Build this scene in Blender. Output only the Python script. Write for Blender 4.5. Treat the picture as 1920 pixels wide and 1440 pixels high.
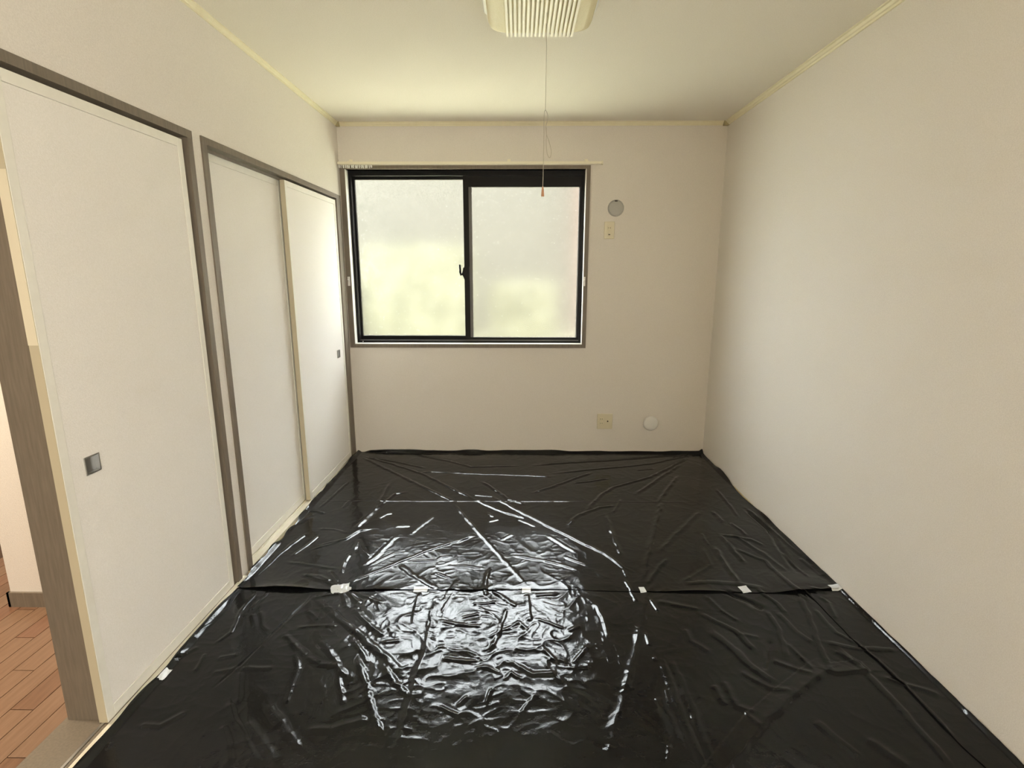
import bpy, bmesh, math, random
import numpy as np
from mathutils import Matrix, Vector

# ------------------------------------------------------------------ scene, camera, light
for o in list(bpy.data.objects):
    bpy.data.objects.remove(o)
scene = bpy.context.scene
C = scene.collection
random.seed(4)

F_PX = 991.47                       # focal length in pixels of the 1920 x 1440 frame
CAM = np.array([0.0, 0.0, 1.3729])
PITCH, YAW = 0.2063, -0.0122        # 11.8 degrees down, almost straight at the window wall
_fw = np.array([math.sin(YAW) * math.cos(PITCH), math.cos(YAW) * math.cos(PITCH), -math.sin(PITCH)])
_rt = np.array([math.cos(YAW), -math.sin(YAW), 0.0009])
_rt /= np.linalg.norm(_rt)
_up = np.cross(_rt, _fw)
cam_data = bpy.data.cameras.new('camera')
cam = bpy.data.objects.new('camera', cam_data)
C.objects.link(cam)
cam_data.sensor_width = 36.0
cam_data.lens = F_PX / 1920 * 36.0
cam_data.clip_start = 0.02
cam.matrix_world = Matrix(((_rt[0], _up[0], -_fw[0], CAM[0]), (_rt[1], _up[1], -_fw[1], CAM[1]),
                           (_rt[2], _up[2], -_fw[2], CAM[2]), (0, 0, 0, 1)))
scene.camera = cam

world = bpy.data.worlds.new('overcast_sky')
scene.world = world
world.use_nodes = True
bg = world.node_tree.nodes['Background']
bg.inputs['Color'].default_value = (0.92, 0.98, 1.06, 1)
bg.inputs['Strength'].default_value = 27.0

sun_d = bpy.data.lights.new('sun', 'SUN')
sun_d.energy = 7.0
sun_d.color = (1.0, 0.93, 0.78)
sun_d.angle = 0.02
sun = bpy.data.objects.new('sun', sun_d)
C.objects.link(sun)
sun.rotation_euler = (math.radians(38), 0, math.radians(-14))   # shines from behind the house on to the garden

fill_d = bpy.data.lights.new('next_room_fill', 'AREA')         # added fill light in the next room, out of view
fill_d.shape = 'RECTANGLE'
fill_d.size, fill_d.size_y = 1.75, 2.3
fill_d.energy = 120
fill_d.color = (1.0, 0.97, 0.90)
fill_o = bpy.data.objects.new('next_room_fill', fill_d)
C.objects.link(fill_o)
fill_o.location = (1.40, -2.25, 1.05)
fill_o.rotation_euler = (0, math.radians(90), 0)

scene.view_settings.view_transform = 'Standard'
scene.view_settings.look = 'None'
scene.view_settings.exposure = 0.28
scene.view_settings.gamma = 1.0
scene.view_settings.use_curve_mapping = False
try:
    scene.cycles.use_denoising = True
    scene.cycles.use_adaptive_sampling = False
    scene.cycles.max_bounces = 14
    scene.cycles.diffuse_bounces = 8
    scene.cycles.transmission_bounces = 12
    scene.cycles.sample_clamp_indirect = 120.0
except Exception:
    pass

# ------------------------------------------------------------------ room measures (metres)
L, R, D = -1.268, 1.438, 3.943        # left wall, right wall, window wall
ZC = 2.395                            # ceiling
YR = -0.6                             # wall behind the camera

# ------------------------------------------------------------------ helpers
def on_floor(u, w, z=0.0):
    d = _fw * F_PX + _rt * (u - 960) + _up * (720 - w)
    p = CAM + d * ((z - CAM[2]) / d[2])
    return p[0], p[1]

def nodes_mat(name, color, rough=0.6, metallic=0.0, spec=0.5, ior=None):
    m = bpy.data.materials.new(name)
    m.use_nodes = True
    b = m.node_tree.nodes['Principled BSDF']
    b.inputs['Base Color'].default_value = (*color, 1)
    b.inputs['Roughness'].default_value = rough
    b.inputs['Metallic'].default_value = metallic
    b.inputs['Specular IOR Level'].default_value = spec
    if ior:
        b.inputs['IOR'].default_value = ior
    return m

def textured(name, c1, c2, scale, rough=0.6, bump=0.0, bump_scale=None, stretch=(1, 1, 1), spec=0.5, detail=3, dist=0.002):
    m = nodes_mat(name, c1, rough, spec=spec)
    nt = m.node_tree
    b = nt.nodes['Principled BSDF']
    tc = nt.nodes.new('ShaderNodeTexCoord')
    mp = nt.nodes.new('ShaderNodeMapping')
    mp.inputs['Scale'].default_value = stretch
    nt.links.new(tc.outputs['Object'], mp.inputs['Vector'])
    n = nt.nodes.new('ShaderNodeTexNoise')
    n.inputs['Scale'].default_value = scale
    n.inputs['Detail'].default_value = detail
    nt.links.new(mp.outputs['Vector'], n.inputs['Vector'])
    r = nt.nodes.new('ShaderNodeValToRGB')
    r.color_ramp.elements[0].position = 0.3
    r.color_ramp.elements[1].position = 0.7
    r.color_ramp.elements[0].color = (*c1, 1)
    r.color_ramp.elements[1].color = (*c2, 1)
    nt.links.new(n.outputs['Fac'], r.inputs['Fac'])
    nt.links.new(r.outputs['Color'], b.inputs['Base Color'])
    if bump:
        n2 = nt.nodes.new('ShaderNodeTexNoise')
        n2.inputs['Scale'].default_value = bump_scale or scale
        n2.inputs['Detail'].default_value = 2
        nt.links.new(mp.outputs['Vector'], n2.inputs['Vector'])
        bp = nt.nodes.new('ShaderNodeBump')
        bp.inputs['Strength'].default_value = bump
        bp.inputs['Distance'].default_value = dist
        nt.links.new(n2.outputs['Fac'], bp.inputs['Height'])
        nt.links.new(bp.outputs['Normal'], b.inputs['Normal'])
    return m

M = {}
M['wallpaper'] = textured('wallpaper', (0.70, 0.658, 0.602), (0.78, 0.738, 0.682), 260, 0.85, 0.35, 330, spec=0.2)
M['ceiling'] = textured('ceiling_paper', (0.76, 0.715, 0.63), (0.82, 0.775, 0.69), 200, 0.9, 0.3, 260, spec=0.2)
M['door_paper'] = textured('door_paper', (0.79, 0.76, 0.71), (0.85, 0.82, 0.78), 260, 0.7, 0.3, 330, spec=0.3)
M['door_frame'] = textured('door_edge_laminate', (0.78, 0.76, 0.69), (0.82, 0.80, 0.73), 30, 0.4)
M['edge_tan'] = nodes_mat('door_edge_band', (0.52, 0.465, 0.335), 0.5)
M['edge_pale'] = nodes_mat('pale_edge_tape', (0.74, 0.68, 0.53), 0.5)
M['taupe'] = textured('taupe_wood_print', (0.155, 0.129, 0.097), (0.20, 0.166, 0.127), 18, 0.5, 0.1, 60, stretch=(8, 8, 0.6))
M['cream_trim'] = textured('cream_trim', (0.76, 0.70, 0.50), (0.80, 0.745, 0.55), 20, 0.45)
M['corner_cap'] = nodes_mat('olive_corner_cap', (0.42, 0.36, 0.20), 0.5)
M['sill'] = textured('cream_sill', (0.70, 0.66, 0.54), (0.76, 0.72, 0.60), 20, 0.4)
M['black_alu'] = nodes_mat('black_aluminium', (0.006, 0.006, 0.006), 0.4, spec=0.18)
M['grey_alu'] = nodes_mat('dark_grey_aluminium', (0.10, 0.10, 0.097), 0.35)
M['gasket'] = nodes_mat('black_rubber', (0.012, 0.012, 0.012), 0.7)
M['steel'] = nodes_mat('brushed_steel', (0.50, 0.50, 0.49), 0.32, 1.0)
M['steel_dark'] = nodes_mat('pull_recess_steel', (0.33, 0.33, 0.33), 0.38, 1.0)
M['beige_plastic'] = nodes_mat('beige_plastic', (0.68, 0.62, 0.46), 0.32)
M['beige_socket'] = nodes_mat('socket_plastic', (0.70, 0.64, 0.46), 0.35)
M['slot'] = nodes_mat('socket_slot', (0.05, 0.04, 0.03), 0.6)
M['grey_plastic'] = nodes_mat('grey_plastic', (0.46, 0.45, 0.42), 0.45)
M['white_plastic'] = nodes_mat('white_plastic', (0.82, 0.81, 0.78), 0.4)
M['cap_plastic'] = nodes_mat('vent_cap_plastic', (0.74, 0.73, 0.69), 0.45)
M['cream_plastic'] = nodes_mat('cream_plastic', (0.80, 0.75, 0.60), 0.35)
M['rail'] = nodes_mat('cream_rail_enamel', (0.84, 0.79, 0.64), 0.35)
M['lamp_cream'] = textured('lamp_cream', (0.80, 0.72, 0.46), (0.85, 0.78, 0.55), 240, 0.5, 0.3, 300)
M['lamp_rib'] = nodes_mat('lamp_rib_plastic', (0.86, 0.81, 0.66), 0.4)
M['cord'] = nodes_mat('pull_cord_string', (0.50, 0.46, 0.38), 0.8)
M['wood_knob'] = nodes_mat('pull_knob_wood', (0.50, 0.26, 0.15), 0.5)
M['tatami'] = textured('tatami', (0.60, 0.50, 0.28), (0.68, 0.58, 0.36), 120, 0.8, stretch=(1, 12, 1))
M['tatami_edge'] = nodes_mat('tatami_edge', (0.62, 0.50, 0.30), 0.7)
M['plank_a'] = textured('plank_brown', (0.16, 0.082, 0.046), (0.225, 0.125, 0.074), 9, 0.3, stretch=(9, 0.8, 1))
M['plank_b'] = textured('plank_reddish', (0.18, 0.087, 0.05), (0.245, 0.132, 0.08), 9, 0.3, stretch=(9, 0.8, 1))
M['plank_c'] = textured('plank_light', (0.20, 0.115, 0.068), (0.26, 0.158, 0.10), 9, 0.3, stretch=(9, 0.8, 1))
M['subfloor'] = nodes_mat('subfloor', (0.08, 0.045, 0.03), 0.6)
M['tape'] = nodes_mat('white_tape', (0.62, 0.65, 0.68), 0.28)
M['leaf'] = textured('hedge_leaves', (0.054, 0.0525, 0.037), (0.066, 0.064, 0.046), 14, 0.9, spec=0.0, detail=5)
M['house'] = textured('house_plaster', (0.040, 0.0375, 0.0305), (0.046, 0.043, 0.0355), 5, 0.9, spec=0.0)
M['house_pink'] = textured('house_pink_plaster', (0.064, 0.045, 0.036), (0.072, 0.051, 0.042), 5, 0.9, spec=0.0)
M['roof'] = nodes_mat('house_roof', (0.18, 0.17, 0.17), 0.7)
M['gravel'] = textured('pale_gravel', (0.52, 0.50, 0.36), (0.62, 0.60, 0.44), 40, 0.95, spec=0.0)

def frosted():
    m = bpy.data.materials.new('frosted_glass')
    m.use_nodes = True
    nt = m.node_tree
    nt.nodes.clear()
    out = nt.nodes.new('ShaderNodeOutputMaterial')
    g = nt.nodes.new('ShaderNodeBsdfGlass')
    g.distribution = 'MULTI_GGX'
    g.inputs['Roughness'].default_value = 0.19
    g.inputs['IOR'].default_value = 1.45
    g.inputs['Color'].default_value = (0.99, 0.99, 0.955, 1)
    nt.links.new(g.outputs[0], out.inputs['Surface'])
    return m
M['frosted'] = frosted()

def sheet_mat():
    m = nodes_mat('black_polythene', (0.0085, 0.0089, 0.0096), 0.14, spec=0.22, ior=1.5)
    nt = m.node_tree
    b = nt.nodes['Principled BSDF']
    tc = nt.nodes.new('ShaderNodeTexCoord')
    n = nt.nodes.new('ShaderNodeTexNoise')
    n.inputs['Scale'].default_value = 6
    n.inputs['Detail'].default_value = 3
    nt.links.new(tc.outputs['Object'], n.inputs['Vector'])
    mr = nt.nodes.new('ShaderNodeMapRange')
    mr.inputs['From Min'].default_value = 0.3
    mr.inputs['From Max'].default_value = 0.7
    mr.inputs['To Min'].default_value = 0.10
    mr.inputs['To Max'].default_value = 0.17
    nt.links.new(n.outputs['Fac'], mr.inputs['Value'])
    nt.links.new(mr.outputs['Result'], b.inputs['Roughness'])
    n2 = nt.nodes.new('ShaderNodeTexNoise')
    n2.inputs['Scale'].default_value = 170
    n2.inputs['Detail'].default_value = 2
    nt.links.new(tc.outputs['Object'], n2.inputs['Vector'])
    bp = nt.nodes.new('ShaderNodeBump')
    bp.inputs['Strength'].default_value = 0.10
    bp.inputs['Distance'].default_value = 0.002
    nt.links.new(n2.outputs['Fac'], bp.inputs['Height'])
    nt.links.new(bp.outputs['Normal'], b.inputs['Normal'])
    return m
M['sheet'] = sheet_mat()

# --- bmesh shapes
def bx(bm, x0, x1, y0, y1, z0, z1, bev=0.0):
    t = bmesh.new()
    v = [t.verts.new((x, y, z)) for x in (x0, x1) for y in (y0, y1) for z in (z0, z1)]
    for f in ((0, 1, 3, 2), (4, 6, 7, 5), (0, 4, 5, 1), (2, 3, 7, 6), (0, 2, 6, 4), (1, 5, 7, 3)):
        t.faces.new([v[i] for i in f])
    if bev:
        bmesh.ops.bevel(t, geom=t.edges[:], offset=bev, segments=2, profile=0.6, affect='EDGES')
    bmesh.ops.recalc_face_normals(t, faces=t.faces[:])
    add(bm, t)
    return bm

def add(bm, t):
    vm = {}
    for v in t.verts:
        vm[v] = bm.verts.new(v.co)
    for f in t.faces:
        try:
            nf = bm.faces.new([vm[v] for v in f.verts])
            nf.smooth = f.smooth
        except ValueError:
            pass
    t.free()

def box(x0, x1, y0, y1, z0, z1, bev=0.0):
    return bx(bmesh.new(), x0, x1, y0, y1, z0, z1, bev)

def tube(pts, r, seg=8, caps=True):
    bm = bmesh.new()
    pts = [Vector(p) for p in pts]
    rr = r if isinstance(r, (list, tuple)) else [r] * len(pts)
    rings = []
    up = Vector((0.31, 0.95, 0.05))
    for i, p in enumerate(pts):
        t = (pts[min(i + 1, len(pts) - 1)] - pts[max(i - 1, 0)]).normalized()
        a = t.cross(up)
        if a.length < 1e-4:
            a = t.cross(Vector((1, 0, 0)))
        a.normalize()
        b = t.cross(a).normalized()
        rings.append([bm.verts.new(p + (a * math.cos(k * 2 * math.pi / seg) + b * math.sin(k * 2 * math.pi / seg)) * rr[i]) for k in range(seg)])
    for i in range(len(rings) - 1):
        for k in range(seg):
            f = bm.faces.new((rings[i][k], rings[i][(k + 1) % seg], rings[i + 1][(k + 1) % seg], rings[i + 1][k]))
            f.smooth = True
    if caps:
        bm.faces.new(rings[0][::-1])
        bm.faces.new(rings[-1])
    bmesh.ops.recalc_face_normals(bm, faces=bm.faces[:])
    return bm

def lathe_y(prof, seg=48):
    """profile of (radius, y) turned about the y axis; closed at both ends when the radius is 0"""
    bm = bmesh.new()
    rings = []
    for r, y in prof:
        if r < 1e-6:
            rings.append([bm.verts.new((0, y, 0))])
        else:
            rings.append([bm.verts.new((r * math.cos(2 * math.pi * k / seg), y, r * math.sin(2 * math.pi * k / seg))) for k in range(seg)])
    for a, b in zip(rings, rings[1:]):
        for k in range(seg):
            q = [a[k % len(a)], a[(k + 1) % len(a)], b[(k + 1) % len(b)], b[k % len(b)]]
            u = []
            for v in q:
                if v not in u:
                    u.append(v)
            if len(u) > 2:
                f = bm.faces.new(u)
                f.smooth = True
    bmesh.ops.recalc_face_normals(bm, faces=bm.faces[:])
    return bm

def prism(poly, axis, a, b):
    """poly of 2-D points pulled along an axis (0 x, 1 y, 2 z) from a to b"""
    bm = bmesh.new()
    def P(p, t):
        q = list(p)
        q.insert(axis, t)
        return q
    v0 = [bm.verts.new(P(p, a)) for p in poly]
    v1 = [bm.verts.new(P(p, b)) for p in poly]
    n = len(poly)
    for i in range(n):
        bm.faces.new((v0[i], v0[(i + 1) % n], v1[(i + 1) % n], v1[i]))
    bm.faces.new(v0[::-1])
    bm.faces.new(v1)
    bmesh.ops.recalc_face_normals(bm, faces=bm.faces[:])
    return bm

def obj(name, bm, mat, parent=None, loc=None, kind=None):
    me = bpy.data.meshes.new(name)
    bm.to_mesh(me)
    bm.free()
    me.materials.append(M[mat])
    o = bpy.data.objects.new(name, me)
    C.objects.link(o)
    if loc:
        o.location = loc
    if parent:
        o.parent = parent
        if not loc:
            o.matrix_parent_inverse = parent.matrix_basis.inverted()
    if kind:
        o['kind'] = kind
    return o

def tag(o, label, cat, group=None):
    o['label'] = label
    o['category'] = cat
    if group:
        o['group'] = group
    return o

def thing(name, label, cat, loc=(0, 0, 0), group=None):
    o = bpy.data.objects.new(name, None)
    o.empty_display_size = 0.05
    C.objects.link(o)
    o.location = loc
    return tag(o, label, cat, group)

def struct(name, bm, mat, label, cat, parent=None):
    o = obj(name, bm, mat, parent, kind='structure')
    o['label'] = label
    o['category'] = cat
    return o

def bxs(*boxes):
    bm = bmesh.new()
    for b in boxes:
        bx(bm, *b)
    return bm

# ------------------------------------------------------------------ room shell
T = 0.13
WL, WR_, WB, WT = -1.262, 0.502, 0.826, 2.113          # outside of the window trim
IL, IR, IB, IT = -1.226, 0.474, 0.853, 2.089           # clear opening
struct('floor', box(L - 0.02, R, YR, D, -0.12, -0.014), 'tatami', 'straw coloured tatami floor hidden under black plastic sheeting', 'floor')
struct('ceiling', box(-3.6, R + T, -4.2, D + T, ZC, ZC + 0.25), 'ceiling', 'off white textured ceiling above the empty room', 'ceiling')
struct('wall_back', bxs((L - T, IL, D, D + T, -0.1, ZC), (IR, R + T, D, D + T, -0.1, ZC),
                        (IL, IR, D, D + T, -0.1, IB), (IL, IR, D, D + T, IT, ZC)), 'wallpaper',
       'off white wallpapered wall holding the frosted window', 'wall')
struct('wall_right', box(R, R + T, -4.2, D, -0.1, ZC), 'wallpaper', 'blank off white wallpapered wall opposite the sliding doors', 'wall')
struct('wall_left', bxs((L - T, L, YR, D, 1.906, ZC), (L - T, L, 2.178, 2.240, -0.1, 1.906), (L - T, L, 3.912, D, -0.1, 1.906),
                        (L - T, L - 0.036, 1.402, 2.178, -0.1, 1.906), (L - T, L, YR, 0.55, -0.1, 1.906)), 'wallpaper',
       'off white wallpapered wall around the sliding doors', 'wall')
struct('wall_rear', bxs((-3.6, -1.2, YR - 0.1, YR, -0.1, ZC), (1.38, R, YR - 0.1, YR, -0.1, ZC),
                        (-1.2, 1.38, YR - 0.1, YR, 2.25, ZC)), 'wallpaper', 'off white wall with the wide entrance opening', 'wall')
# unseen room next door; pale floor and wide opening made for more fill light
struct('floor_next_room', box(-1.6, R, -4.1, YR, -0.12, -0.014), 'sill', 'pale floor of the adjoining room', 'floor')
struct('wall_next_room', bxs((-1.7, -1.6, -4.1, YR - 0.1, -0.1, ZC), (-1.7, -1.1, -4.2, -4.1, -0.1, ZC), (-1.1, R, -4.2, -4.1, -0.1, ZC)), 'wallpaper',
       'off white walls of the adjoining room', 'wall')
w2 = struct('fill_window', bxs((R - 0.03, R - 0.001, -3.5, -1.0, 0.10, 0.16), (R - 0.03, R - 0.001, -3.5, -1.0, 1.94, 2.0), (R - 0.03, R - 0.001, -3.5, -3.44, 0.16, 1.94),
                            (R - 0.03, R - 0.001, -1.06, -1.0, 0.16, 1.94), (R - 0.03, R - 0.001, -2.28, -2.22, 0.16, 1.94)), 'black_alu',
            'black framed window added around the fill light, shut by an opaque blind', 'window')  # invented window on solid wall, there to dress the fill light
obj('blind', box(R - 0.016, R - 0.010, -3.44, -2.28, 0.16, 1.94), 'white_plastic', w2)  # opaque blind of the invented window; no daylight passes it
obj('blind', box(R - 0.016, R - 0.010, -2.22, -1.06, 0.16, 1.94), 'white_plastic', w2)
# hall beyond the open door
struct('wall_hall_closet', bxs((-2.125, L - T, 1.965, 2.03, -0.1, ZC), (-2.125, -2.06, 2.03, D, -0.1, ZC)), 'wallpaper',
       'cream hall wall beside the closet seen through the open door', 'wall')
struct('wall_hall_far', bxs((-3.6, -2.06, D, D + T, -0.1, ZC), (-3.6, -3.5, YR, D, -0.1, ZC), (-2.86, -2.125, 2.62, 2.70, -0.1, ZC)), 'wallpaper',
       'cream wall at the far end of the hall', 'wall')
struct('baseboard_hall', bxs((-2.135, L - T, 1.955, 1.965, 0, 0.066), (-2.135, -2.125, 1.955, 2.62, 0, 0.066), (-2.86, -2.125, 2.61, 2.62, 0, 0.066)), 'taupe',
       'taupe baseboard along the hall wall', 'baseboard')
hf = struct('floor_hall', box(-3.5, L - T, YR, D, -0.12, -0.008), 'subfloor', 'reddish brown plank floor of the hall', 'floor')
pw, pl = 0.076, 0.91
plank_meshes = {}
for i in range(15):
    x0 = L - T - 0.002 - (i + 1) * pw
    off = (i * 0.37) % pl
    y = 0.35 - off
    j = 0
    while y < 3.0:
        if y + pl > 0.5:
            mk = ('plank_a', 'plank_b', 'plank_c')[(i * 2 + j * 5 + (i * j) % 3) % 3]
            if mk not in plank_meshes:
                o = obj('plank', box(0, pw - 0.0025, 0, pl - 0.0025, -0.008, 0.0, 0.0012), mk, hf)
                plank_meshes[mk] = o.data
            else:
                o = bpy.data.objects.new('plank', plank_meshes[mk])
                C.objects.link(o)
                o.parent = hf
            o.location = (x0, y, 0)
        y += pl
        j += 1

# ceiling moulding with its small corner caps
def moulding_profile(s):
    # (offset from the wall, z): stepped cove
    return [(0, 2.370), (s * 0.006, 2.370), (s * 0.008, 2.377), (s * 0.013, 2.379), (s * 0.018, 2.388), (s * 0.024, 2.390), (s * 0.024, ZC + 0.002), (0, ZC + 0.002)]
t1 = struct('trim_1', prism([(L + a * 0.8, z) for a, z in moulding_profile(1)], 1, YR, D), 'cream_trim', 'cream moulding along the ceiling above the sliding doors', 'moulding')
t2 = struct('trim_2', prism([(R + a * 1.3, z) for a, z in moulding_profile(-1)], 1, YR, D), 'cream_trim', 'cream moulding along the ceiling above the blank wall', 'moulding')
t3 = struct('trim_3', prism([(D + a, z) for a, z in moulding_profile(-1)], 0, L + 0.02, R - 0.03), 'cream_trim', 'cream moulding along the ceiling above the window', 'moulding')
obj('corner_cap', box(L, L + 0.026, D - 0.030, D, 2.366, ZC, 0.003), 'corner_cap', t1)
obj('corner_cap', box(R - 0.038, R, D - 0.030, D, 2.366, ZC, 0.003), 'corner_cap', t2)

# ------------------------------------------------------------------ left side: door frames and sliding panels
df = struct('door_frame_1', bxs((L - T - 0.01, L + 0.006, 0.55, 2.178, 1.879, 1.908)), 'taupe', 'taupe frame of the open sliding door', 'door frame')
obj('jamb', box(L - 0.05, L + 0.006, 2.146, 2.178, 0, 1.879, 0.001), 'taupe', df)
obj('jamb', box(L - T - 0.008, L - 0.034, 1.388, 1.404, 0, 1.879, 0.001), 'taupe', df)
obj('threshold', box(L - T - 0.02, L - 0.002, 0.55, 2.146, -0.05, 0.004, 0.002), 'taupe', df)
obj('track', box(L - 0.020, L - 0.012, 0.6, 2.14, 0.004, 0.007), 'steel', df)
obj('floor_strip', box(L - 0.002, L + 0.026, 0.55, 2.20, -0.03, 0.003, 0.001), 'sill', df)

df2 = struct('door_frame_2', bxs((L - T, L + 0.006, 2.240, 3.912, 1.880, 1.908)), 'taupe', 'taupe frame around the pair of closet doors', 'door frame')
obj('jamb', box(L - T, L + 0.006, 2.240, 2.277, 0, 1.880, 0.001), 'taupe', df2)
obj('jamb', box(L - T, L + 0.006, 3.828, 3.912, 0, 1.880, 0.001), 'taupe', df2)
obj('divider', box(L - 0.037, L - 0.032, 2.277, 3.828, 1.866, 1.880), 'taupe', df2)
sl = obj('sill', bxs((L - T, L + 0.004, 2.277, 3.828, -0.05, 0.006), (L - 0.036, L - 0.031, 2.277, 3.828, 0.006, 0.010)), 'sill', df2)
struct('wall_closet_inside', box(L - T - 0.02, L - T, 2.2, D, -0.1, 1.95), 'wallpaper', 'board lining behind the closet doors', 'wall')

def slide_door(name, label, y0, y1, z0, z1, xf, handle_y, group=None, th=0.028):
    """flush sliding door: body papered between thin stiles and rails, square steel finger pull; face at x = xf"""
    t = thing(name, label, 'door', (xf - th / 2, (y0 + y1) / 2, z0), group)
    sw, rb, rtp = 0.030, 0.040, 0.032
    hz0, hz1, hs = 0.787, 0.842, 0.055
    hy0, hy1 = handle_y - hs / 2, handle_y + hs / 2
    e = 0.0026
    xi = xf - e
    # body with a square hole for the pull
    obj('panel', bxs((xf - th + e, xi, y0 + sw, hy0, z0 + rb, z1 - rtp), (xf - th + e, xi, hy1, y1 - sw, z0 + rb, z1 - rtp),
                     (xf - th + e, xi, hy0, hy1, z0 + rb, hz0), (xf - th + e, xi, hy0, hy1, hz1, z1 - rtp),
                     (xf - th + e, xf - 0.014, hy0, hy1, hz0, hz1)), 'door_paper', t)
    obj('stile', box(xf - th, xf, y0, y0 + sw - 0.0008, z0, z1, 0.0015), 'door_frame', t)
    obj('stile', box(xf - th, xf, y1 - sw + 0.0008, y1, z0, z1, 0.0015), 'door_frame', t)
    obj('rail', box(xf - th, xf, y0 + sw, y1 - sw, z0, z0 + rb - 0.0008, 0.0015), 'door_frame', t)
    obj('rail', box(xf - th, xf, y0 + sw, y1 - sw, z1 - rtp + 0.0008, z1, 0.0015), 'door_frame', t)
    obj('edge_band', box(xf - th + 0.001, xf - 0.001, y0 - 0.0012, y0, z0 + 0.001, z1 - 0.001), 'edge_tan', t)
    fr = 0.0035
    h = obj('finger_pull', bxs((xf - 0.012, xf + 0.001, hy0, hy0 + fr, hz0, hz1), (xf - 0.012, xf + 0.001, hy1 - fr, hy1, hz0, hz1),
                               (xf - 0.012, xf + 0.001, hy0 + fr, hy1 - fr, hz0, hz0 + fr), (xf - 0.012, xf + 0.001, hy0 + fr, hy1 - fr, hz1 - fr, hz1)), 'steel', t)
    h['label'] = 'square steel finger pull'
    obj('recess', box(xf - 0.0135, xf - 0.0115, hy0 + fr, hy1 - fr, hz0 + fr, hz1 - fr), 'steel_dark', h)
    return t

sd = slide_door('sliding_door', 'cream papered sliding door left open beside the hall, its thick edge showing', 1.376, 2.120, 0.006, 1.866, L - 0.001, 1.481)
es = obj('edge_strip', box(L - 0.0285, L - 0.002, 1.3738, 1.3750, 1.185, 1.625), 'edge_pale', sd)
es['label'] = 'paler strip on the door edge'
slide_door('closet_door', 'cream closet sliding door in the rear track between its neighbours', 2.262, 3.045, 0.010, 1.868, L - 0.040, 2.320)
slide_door('closet_door', 'cream closet sliding door in the front track beside the window wall', 3.013, 3.824, 0.010, 1.868, L - 0.002, 3.690)

# ------------------------------------------------------------------ window
wn = struct('window_1', bxs((WL, IL, D - 0.010, D + 0.055, WB, WT), (IR, WR_, D - 0.010, D + 0.055, WB, WT),
                            (IL, IR, D - 0.010, D + 0.055, IT, WT), (IL, IR, D - 0.010, D + 0.055, WB, IB)), 'taupe',
            'sliding window with frosted panes, black sashes and taupe trim', 'window')
obj('lit_reveal', bxs((IL, IL + 0.004, D - 0.012, D + 0.05, IB, IT), (IR - 0.004, IR, D - 0.012, D + 0.05, IB, IT), (IL, IR, D - 0.012, D + 0.05, IB, IB + 0.004)), 'white_plastic', wn)  # white reveal puts the lit highlight of the inner trim edge into colour
yf = D + 0.045                                  # front of the aluminium frame
fr_ = obj('outer_frame', bxs((IL, IL + 0.022, yf, D + T + 0.01, IB, IT), (IR - 0.020, IR, yf, D + T + 0.01, IB, IT),
                             (IL + 0.022, IR - 0.020, yf, D + T + 0.01, IT - 0.034, IT), (IL + 0.022, IR - 0.020, yf, D + T + 0.01, IB, IB + 0.020)), 'black_alu', wn)
obj('track_rib', box(IL + 0.022, IR - 0.02, yf + 0.004, yf + 0.007, IB + 0.020, IB + 0.026), 'grey_alu', fr_)
obj('screw', tube([(IL + 0.045, yf - 0.001, IB + 0.012), (IL + 0.045, yf + 0.003, IB + 0.012)], 0.004, 10), 'steel', fr_)

def sash(name, x0, x1, z0, z1, y, lw, rw, bw, tw, th=0.026):
    """sash: four profiles in front of a frosted pane"""
    s = obj(name, bxs((x0, x0 + lw, y, y + th, z0, z1), (x1 - rw, x1, y, y + th, z0, z1),
                      (x0 + lw, x1 - rw, y, y + th, z0, z0 + bw), (x0 + lw, x1 - rw, y, y + th, z1 - tw, z1)), 'black_alu', wn)
    g = 0.005
    obj('pane', box(x0 + lw - g, x1 - rw + g, y + th / 2 - 0.002, y + th / 2 + 0.002, z0 + bw - g, z1 - tw + g), 'frosted', s)
    return s
ys1, ys2 = D + 0.060, D + 0.092
s1 = sash('sash', -0.402, IR - 0.018, IB + 0.006, IT - 0.02, ys1, 0.061, 0.022, 0.038, 0.090)      # room side, right
s2 = sash('sash', IL + 0.012, -0.345, IB + 0.006, IT - 0.02, ys2, 0.022, 0.058, 0.046, 0.034)      # outer side, left
obj('stile_cover', box(-0.362, -0.341, ys1 - 0.004, ys1 + 0.001, IB + 0.045, IT - 0.11, 0.001), 'grey_alu', s1)
obj('stile_cover', box(IR - 0.041, IR - 0.034, ys1 - 0.003, ys1 + 0.001, IB + 0.045, IT - 0.11, 0.001), 'grey_alu', s1)
# crescent lock on the meeting stile
zc = 1.375
ck = obj('crescent_lock', prism([(-0.366, zc + 0.046), (-0.398, zc + 0.044), (-0.410, zc + 0.036), (-0.414, zc + 0.010), (-0.420, zc - 0.006), (-0.412, zc - 0.022), (-0.402, zc - 0.044), (-0.392, zc - 0.052), (-0.366, zc - 0.052)],
                                1, ys1 - 0.016, ys1), 'black_alu', s1)
obj('lever', tube([(-0.410, ys1 - 0.012, zc - 0.004), (-0.426, ys1 - 0.016, zc - 0.012), (-0.431, ys1 - 0.020, zc + 0.006), (-0.434, ys1 - 0.020, zc + 0.060)], [0.009, 0.010, 0.008, 0.007], 10), 'black_alu', ck)

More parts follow.
